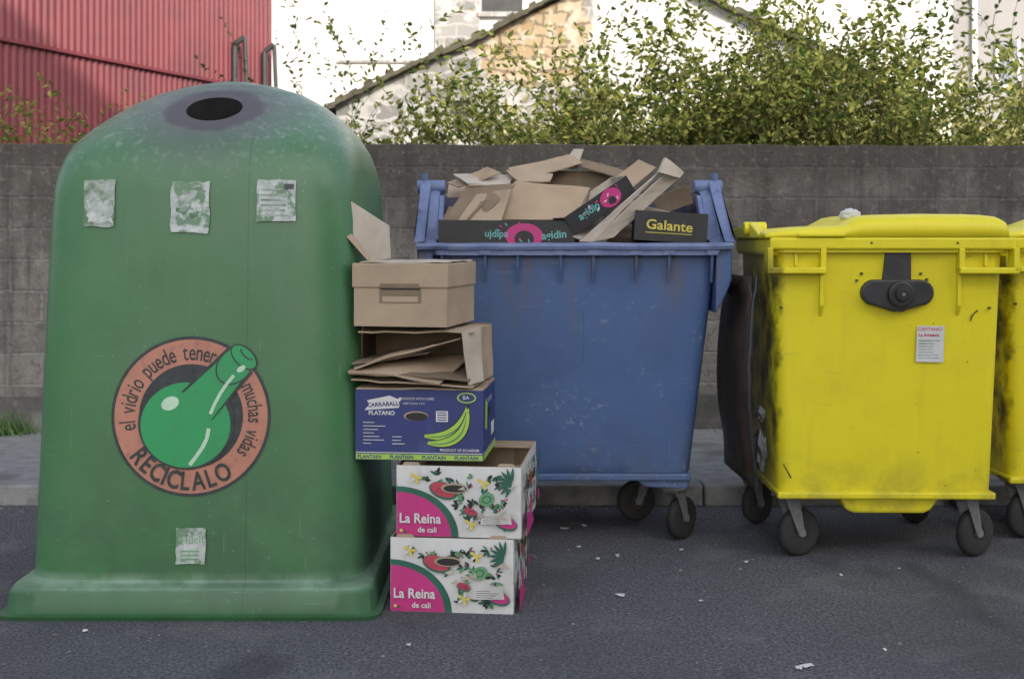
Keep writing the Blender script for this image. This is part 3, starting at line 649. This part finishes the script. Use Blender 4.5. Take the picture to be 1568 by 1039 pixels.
def fyy(v): t=(v-.275)/(1.33-.275); return -.40-.06*t
D=Decal('label',Y1,lambda u,v,o:(u,fyy(v)-.007-o,v))
D.poly([(.115,.86),(.232,.857),(.234,1.012),(.118,1.014)],white); D.text('CAPITANIO',.12,.992,.02,redp,off=.0004); D.text('La Artesana',.125,.968,.018,redp,off=.0008)
for i in range(7): D.rect(.125,.125+U(.05,.09),.873+i*.0125,.877+i*.0125,paperd)
for a,b in (((.342,1.035),(.350,1.060)),((.350,1.060),(.372,1.080))):
    D.poly([(a[0]-.003,a[1]),(a[0]+.003,a[1]-.002),(b[0]+.003,b[1]-.002),(b[0]-.003,b[1]+.002)],yd)
D.poly([(-.445,.42),(-.44,.42),(-.405,.36),(-.41,.355)],yd)
D.done()
v=[];f=[];n=18
for i in range(n+1):
    t=i/n; z=1.22-.93*t; bow=math.sin(math.pi*t)
    for yy,ex in ((-.30,0),(-.10,.03),(.12,.05),(.30,.05)): v.append((-.545-.045*bow-ex*.6-(.02 if t<.1 else 0)+.014*nz.noise(Vector((yy*5,z*5,0))),yy-.06*bow,z))
for i in range(n):
    for j in range(3): a=i*4+j; f.append((a,a+1,a+5,a+4))
brown=M('dark_brown_plastic',(.05,.034,.024),(.022,.016,.013),scale=6,rough=.5,c3=(.10,.08,.04),s3=4)
o=mesh('hanging_side_panel',v,f,brown,Y1,smooth=True); o.modifiers.new('s','SOLIDIFY').thickness=.012
v2=[(-.535-.045*math.sin(math.pi*i/n)+.008*nz.noise(Vector((i*.6,0,0))),-.31-.06*math.sin(math.pi*i/n),1.22-.93*i/n) for i in range(n+1)]
for a,b in zip(v2,v2[1:]): cyl('panel_edge',a,b,.009,blackpl,Y1,n=8)
bagm=M('white_bin_bag',(.26,.27,.29),(.12,.13,.14),scale=12,rough=.4,bump=.4,bscale=15)
def blob(name,c,r,mat,parent=None,am=.25):
    bm=bmesh.new(); bmesh.ops.create_icosphere(bm,subdivisions=4,radius=1)
    for q in bm.verts:
        d=1+am*nz.noise(q.co*2.2+Vector(c))+am*.4*nz.noise(q.co*5+Vector(c)); q.co=Vector((q.co.x*r[0]*d+c[0],q.co.y*r[1]*d+c[1],q.co.z*r[2]*d+c[2]))
    for p in bm.faces: p.smooth=True
    me=bpy.data.meshes.new(name); bm.to_mesh(me); bm.free(); me.materials.append(mat); o=bpy.data.objects.new(name,me); COL.objects.link(o); o.parent=parent; return o
blob('white_rag',(-.125,-.30,1.485),(.045,.04,.03),white,Y1)
blob('bag',(-.492,-.16,.44),(.022,.06,.08),bagm,Y1,.6)
blob('bag',(-.492,-.17,.60),(.018,.04,.03),bagm,Y1,.6)
Y2=yellow((2.73,5.86,0),math.radians(0.5))

# ------------------------------------------------------------------ litter
E=empty('street_litter')
lit=[(.42,4.62,.022,.014),(.37,5.15,.012,.01),(.46,5.2,.010,.02),(.72,4.55,.012,.008),(1.0,5.1,.012,.01),(1.35,4.9,.01,.01),(.95,3.85,.03,.012),(.92,3.83,.014,.01),(-.35,4.05,.01,.01),(1.62,5.0,.01,.008),(.1,3.9,.008,.006),(1.25,4.0,.008,.008),(.3,5.35,.012,.01),(.75,5.3,.012,.01),(-1.5,4.2,.015,.006),(-1.9,4.1,.01,.01),(.25,5.7,.03,.02),(.35,5.75,.02,.02),(1.2,6.0,.02,.02)]
v=[];f=[]
for x,y,a,b in lit:
    b0=len(v); n=7; rr=[(a if i%2 else a*.75)*U(.7,1.2) for i in range(n)]
    v+=[(x+rr[i]*math.cos(6.283*i/n),y+rr[i]*b/a*1.6*math.sin(6.283*i/n),.004+U(0,.006)) for i in range(n)]; f.append(tuple(range(b0,b0+n)))
mesh('paper_scraps',v,f,white,E)
v=[];f=[]
for i in range(2600):
    if R()<.5: x=U(-3.6,4); y=6.2-abs(random.gauss(0,.12))
    else: x=U(-2.6,3.5); y=U(3.2,6.1)
    s=U(.002,.006) if R()<.93 else U(.006,.012); b0=len(v); a=U(0,6.3)
    v+=[(x+s*math.cos(a+q),y+s*math.sin(a+q)*U(.6,1.2),.003) for q in (0,1.6,3.1,4.7)]+[(x,y,.003+s*U(.4,.9))]; f+=[(b0,b0+1,b0+4),(b0+1,b0+2,b0+4),(b0+2,b0+3,b0+4),(b0+3,b0,b0+4)]
mesh('grit',v,f,M('grit',(.24,.23,.22),(.09,.08,.06),scale=2,rough=.9),E)

# ------------------------------------------------------------------ foliage
def leafmat(name,c1,c2,tr=.45):
    m=bpy.data.materials.new(name); m.use_nodes=True; N=m.node_tree.nodes; L=m.node_tree.links
    N.remove(N['Principled BSDF']); b=N.new('ShaderNodeBsdfDiffuse')
    g=N.new('ShaderNodeNewGeometry'); x=N.new('ShaderNodeMix'); x.data_type='RGBA'; L.new(g.outputs['Random Per Island'],x.inputs[0])
    x.inputs[6].default_value=(*c1,1); x.inputs[7].default_value=(*c2,1); L.new(x.outputs[2],b.inputs['Color'])
    t=N.new('ShaderNodeBsdfTranslucent'); L.new(x.outputs[2],t.inputs[0]); ms=N.new('ShaderNodeMixShader'); ms.inputs[0].default_value=tr
    L.new(b.outputs[0],ms.inputs[1]); L.new(t.outputs[0],ms.inputs[2]); L.new(ms.outputs[0],N['Material Output'].inputs[0]); return m
lm=leafmat('leaf_green',(.05,.095,.02),(.32,.32,.09),.35); lm2=leafmat('leaf_yellow_green',(.22,.24,.07),(.66,.60,.28),.4)
lm3=leafmat('leaf_dark',(.03,.06,.015),(.10,.13,.03),.3)
bark=M('twig_bark',(.06,.045,.03),(.10,.08,.05),scale=10,rough=.9)
class Fol:
    def __init__(s): s.v=[];s.f=[];s.i=[]
    def leaf(s,c,d,L_,W_):
        d=d.normalized(); q=Vector((U(-1,1),U(-1,1),U(-1,1))); n=d.cross(q).normalized(); b=len(s.v)
        up=d.cross(n)*W_*.25
        s.v+=[c,c+d*L_*.3+n*W_*.45+up,c+d*L_*.65+n*W_*.4+up,c+d*L_,c+d*L_*.65-n*W_*.4+up,c+d*L_*.3-n*W_*.45+up]; s.f+=[(b,b+1,b+2,b+3),(b,b+3,b+4,b+5)]; s.i+=[0,0]
    def tube(s,p,q,r0,r1):
        d=(q-p).normalized(); a=d.orthogonal().normalized(); b_=d.cross(a); b=len(s.v)
        for pt,r in ((p,r0),(q,r1)):
            for t in (0,2.094,4.189): s.v.append(pt+(a*math.cos(t)+b_*math.sin(t))*r)
        for k in range(3): s.f.append((b+k,b+(k+1)%3,b+(k+1)%3+3,b+k+3)); s.i.append(1)
    def stem(s,p,d,length,r=.006,leafL=.05,zmin=1.9,dens=1.3,droop=.03,sub=0,step=.06,wig=.16):
        n=max(3,int(length/step)); p=Vector(p); d=Vector(d).normalized()
        for i in range(n):
            q=p+d*step; s.tube(p,q,r*(1-i/n*.8),r*(1-(i+1)/n*.8))
            if q.z>zmin and i>n*.12:
                k=int(dens)+(1 if R()<dens%1 else 0)
                for _ in range(k):
                    ld=Vector((U(-1,1),U(-1,1),U(-.7,.8)))+d*.4; s.leaf(q+d*U(-.02,.02),ld,leafL*U(.6,1.25),leafL*U(.35,.65))
                if sub and R()<sub: s.stem(q,d*.6+Vector((U(-1,1),U(-1,1),U(-.2,.7))),length*U(.18,.35),r*.45,leafL,zmin,dens*1.1,droop,0,step,wig)
            d=(d+Vector((random.gauss(0,wig),random.gauss(0,wig),random.gauss(0,wig*.7)-droop))).normalized(); p=q
    def done(s,name,m1): return mesh(name,s.v,s.f,[m1,bark],None,s.i)
def top(x):
    K=[(-1.6,2.45),(-1.0,2.45),(-.5,2.80),(0,2.9),(.8,2.98),(1.5,3.1),(2.0,3.36),(2.5,3.32),(3.0,3.05),(3.6,2.85),(4.4,2.95),(6,3.05)]
    for a,b in zip(K,K[1:]):
        if a[0]<=x<=b[0]: return a[1]+(b[1]-a[1])*(x-a[0])/(b[0]-a[0])
    return 2.6
F=Fol()
for i in range(500):
    x=U(-.6,5.6) if R()<.95 else U(-1.6,-.5)
    if R()<.28: x=random.gauss(2.05,.5)
    y=U(8.75,10.3); h=top(x)*(U(.84,1.08) if R()<.6 else U(.74,.9))
    F.stem((x,y,1.6),(U(-.35,.35),U(-.25,.2),1),(h-1.6)*U(1.0,1.2),.005,.064,1.95,1.5,.02,.22)
F.done('shrub_hedge',lm)
F=Fol()
for i in range(460):
    x=U(.0,9.8); y=U(11.5,14.5); F.stem((x,y,1.5),(U(-.4,.4),U(-.3,.3),1),U(.7,1.75),.008,.11,1.6,1.9,.02,.10,step=.08)
F.done('shrub_thicket',lm2)
F=Fol()
for x,y,h,l in ((-2.15,12,4.3,.1),(-2.0,12,4.0,.03),(-2.2,12.1,3.9,.06),(-1.95,12.1,3.7,.1),(1.95,9.6,3.6,.12),(2.2,9.6,3.5,.2),(2.35,9.8,3.4,.05),(3.1,9.9,3.25,.1),(3.35,10,3.3,.05),(4.35,10,3.6,-.05),(4.1,10.1,3.2,.1),(1.45,9.4,3.2,.05)):
    F.stem((x,y,.8),(l,0,1),h-.8,.008,.07,2.0,1.0,.0,.26 if x<0 else .32,wig=.045 if x<0 else .07)
F.done('sapling_tree',lm3)
F=Fol()
for i in range(44):
    x=random.choice((-3.95,-3.75,-3.55,-3.35,-3.25)); F.stem((x+U(-.12,.12),U(8.9,9.4),1.5),(U(-.25,.25),0,1),U(.6,1.2),.005,.055,1.9,1.5,.02,.1,wig=.10)
for i in range(60): F.stem((U(-2.0,-.4),U(8.8,9.6),1.5),(U(-.5,.5),0,1),U(.6,1.15),.005,.05,1.9,1.2,.03,.12)
F.done('climbing_plant',lm)

# ------------------------------------------------------------------ background buildings
m,k=mk('red_corrugated_metal',(.150,.030,.038),(.125,.026,.034),scale=1.5,rough=.5,c3=(.105,.026,.034),s3=.6,spec=.3)
Rb=empty('red_metal_warehouse')
A=Vector((-8.6,12.9,0));Bv=Vector((-4.55,22.3,0)); dd=(Bv-A); Ln=dd.length; dd.normalize(); nn=Vector((dd.y,-dd.x,0))
def corr(name,z0,z1,off):
    v=[];f=[];n=int(Ln/.033)
    for i in range(n+1):
        ph=i%4; o=off+(.03 if ph in (1,2) else 0); p=A+dd*(Ln*i/n)+nn*o
        v+=[(p.x,p.y,z0),(p.x,p.y,z1)]
    for i in range(n): f.append((2*i,2*i+2,2*i+3,2*i+1))
    mesh(name,v,f,m,Rb)
corr('cladding_upper',4.16,11,.05); corr('cladding_lower',0,4.2,0)
P=[A,Bv,Bv+Vector((-14,6,0)),A+Vector((-14,6,0))]
prism('core',[(p.x-.05,p.y+.05) for p in P],'z',0,10.9,m,Rb)
fl=[A+nn*.085,Bv+nn*.085,Bv+nn*.04,A+nn*.04]; prism('flashing',[(p.x,p.y) for p in fl],'z',4.13,4.18,m,Rb)
for t in (Ln-1.25,Ln-.35):
    p=A+dd*t+nn*.16; cyl('vent_pipe',(p.x,p.y,3.7),(p.x,p.y,4.85),.05,blackpl,Rb); cyl('vent_bend',(p.x,p.y,4.85),(p.x+.18,p.y,4.98),.05,blackpl,Rb); cyl('vent_drop',(p.x+.18,p.y,4.98),(p.x+.22,p.y,4.0),.04,blackpl,Rb)
def stone(name,c1,c2,mort,bw,rh,tan=None,plaster=None,ms=.02):
    m,k=mk(name,c1,None,rough=.95,spec=.1,bump=.5,bscale=15); N,L=k['N'],k['L']; m2=k['m2']
    S3=k['sep'](); nz1=k['noise'](1.9,None,3); nz2=k['noise'](5.3,None,2)
    cb=N.new('ShaderNodeCombineXYZ'); L.new(m2('ADD',S3[0],m2('MULTIPLY',nz1,.45)),cb.inputs[0]); L.new(m2('ADD',S3[2],m2('ADD',m2('MULTIPLY',nz1,.25),m2('MULTIPLY',nz2,.10))),cb.inputs[1])
    def brick(a,b,mo,bw,rh):
        br=N.new('ShaderNodeTexBrick'); L.new(cb.outputs[0],br.inputs[0]); br.inputs['Scale'].default_value=1
        br.inputs['Color1'].default_value=(*a,1);br.inputs['Color2'].default_value=(*b,1);br.inputs['Mortar'].default_value=(*mo,1)
        br.inputs['Brick Width'].default_value=bw;br.inputs['Row Height'].default_value=rh;br.inputs['Mortar Size'].default_value=ms;br.inputs['Bias'].default_value=-.1; return br.outputs[0]
    c=brick(c1,c2,mort,bw,rh)
    c=k['mix'](k['ramp'](k['noise'](2.2),.48,.62),c,(c1[0]*1.5,c1[1]*1.5,c1[2]*1.5))
    if tan:
        t=brick((.30,.21,.11),(.40,.34,.25),(.18,.14,.10),.34,.16)
        t=k['mix'](k['ramp'](k['noise'](4),.5,.6),t,(.42,.37,.30))
        f=m2('MULTIPLY',k['ramp'](m2('ADD',S3[0],m2('MULTIPLY',k['noise'](2.3,None,3),.9)),tan[0]+.35,tan[0]+.45),k['ramp'](m2('ADD',S3[0],m2('MULTIPLY',k['noise'](2.9,None,3),.8)),tan[1]+.35,tan[1]+.25))
        f=m2('MULTIPLY',f,k['ramp'](m2('ADD',S3[2],m2('MULTIPLY',nz1,.6)),3.9,4.0)); c=k['mix'](f,c,t)
    if plaster:
        f=m2('MULTIPLY',k['ramp'](m2('ADD',S3[0],m2('MULTIPLY',nz1,.8)),plaster[0]+.35,plaster[0]+.45),k['ramp'](S3[0],plaster[1]+.2,plaster[1])); c=k['mix'](f,c,(.58,.57,.54))
    base(k,c); return m
sm1=stone('rubble_stone',(.25,.245,.235),(.14,.135,.13),(.34,.33,.32),.42,.22,tan=(-.35,1.15),plaster=(1.1,3.4))
H=empty('stone_gable_house')
prism('gable_wall',[(-2.5,0),(5.7,0),(5.7,3.35),(1.75,5.3),(-2.5,3.3)],'y',17,24,sm1,H)
vm=M('roof_verge',(.05,.045,.035),(.10,.09,.06),scale=3,rough=.95,bump=1,bscale=6,c3=(.05,.08,.02),s3=2)
def verge(x0,z0,x1,z1):
    n=44
    for i in range(n):
        t=i/n;t2=(i+1)/n; xa=x0+(x1-x0)*t;xb=x0+(x1-x0)*t2;j=.07*nz.noise(Vector((xa*.9,0,0)));za=z0+(z1-z0)*t+j;zb=z0+(z1-z0)*t2+j+U(-.02,.02); h=U(.05,.13)
        prism('verge_tile',[(xa,za),(xb,zb),(xb,zb+h),(xa,za+h)],'y',16.8,24.2,vm,H)
verge(-2.7,3.2,1.75,5.3); verge(1.75,5.3,5.9,3.25)
dk=M('dark_opening',(.015,.015,.018),(.03,.03,.03),scale=3,rough=.4)
box('window_opening',-.80,-.62,16.96,16.99,2.95,3.35,dk,H); box('window_lintel',-.9,-.5,16.9,16.99,3.37,3.47,sm1,H)
ww=M('whitewash',(.78,.77,.74),(.70,.69,.67),scale=.8,rough=.9,spec=.1,c3=(.62,.62,.60),s3=.5)
Wh=empty('whitewashed_house'); box('walls',-6.6,10.1,28,38,0,13,ww,Wh)
sm2=stone('granite_quoin',(.26,.255,.245),(.17,.165,.16),(.34,.33,.32),.55,.3)
box('stone_panel',-1.8,-.75,27.9,27.99,4.6,9,sm2,Wh)
box('window',-.7,.25,27.94,27.985,6.75,8,dk,Wh); box('sill',-.8,.35,27.85,27.995,6.62,6.73,sm2,Wh)
box('string_course',-4.1,-1.85,27.93,27.99,5.55,5.62,sm2,Wh)
box('small_opening',9.2,9.35,27.95,27.99,3.6,4.8,dk,Wh)
ap=M('render_grey',(.26,.25,.25),(.22,.215,.215),scale=.6,rough=.9,spec=.1)
wg=M('window_glass',(.15,.17,.19),None,rough=.2)
Ab=empty('apartment_block'); box('walls',11.75,26,32,44,0,14,ap,Ab); box('corner_pilaster',11.1,11.72,31.8,34,0,14,ww,Ab)
for i in range(6):
    for z in (2.9,5.6,8.4):
        x=13.0+i*2.1; box('window',x,x+.5,31.93,31.98,z,z+1.1,wg,Ab)
        box('window_frame_l',x-.07,x-.004,31.9,31.99,z-.05,z+1.15,ww,Ab); box('window_frame_r',x+.504,x+.57,31.9,31.99,z-.05,z+1.15,ww,Ab)
        box('window_sill',x-.1,x+.6,31.86,31.99,z-.12,z-.055,ww,Ab)
box('downpipe',12.3,12.4,31.85,31.95,0,14,ww,Ab)
# unseen houses across the street (behind the viewpoint), placed and sized to shade it
fac=M('facade_cream',(.6,.57,.5),(.55,.52,.46),scale=.8,rough=.9)
T=empty('terrace_houses'); box('walls',3.2,40,-22,-12,0,13.85,fac,T); box('shade_tower',4.9,9.2,-21,-12.6,13.85,21,fac,T)  # upper block is an unseen addition that shades the warehouse's left side
for i in range(15):
    for z in (1,4,7,10): x=4+i*2.4; box('window',x,x+1.1,-11.99,-11.95,z,z+1.6,dk,T)
box('cornice',3.0,40.2,-12,-11.8,13.3,13.5,fac,T)
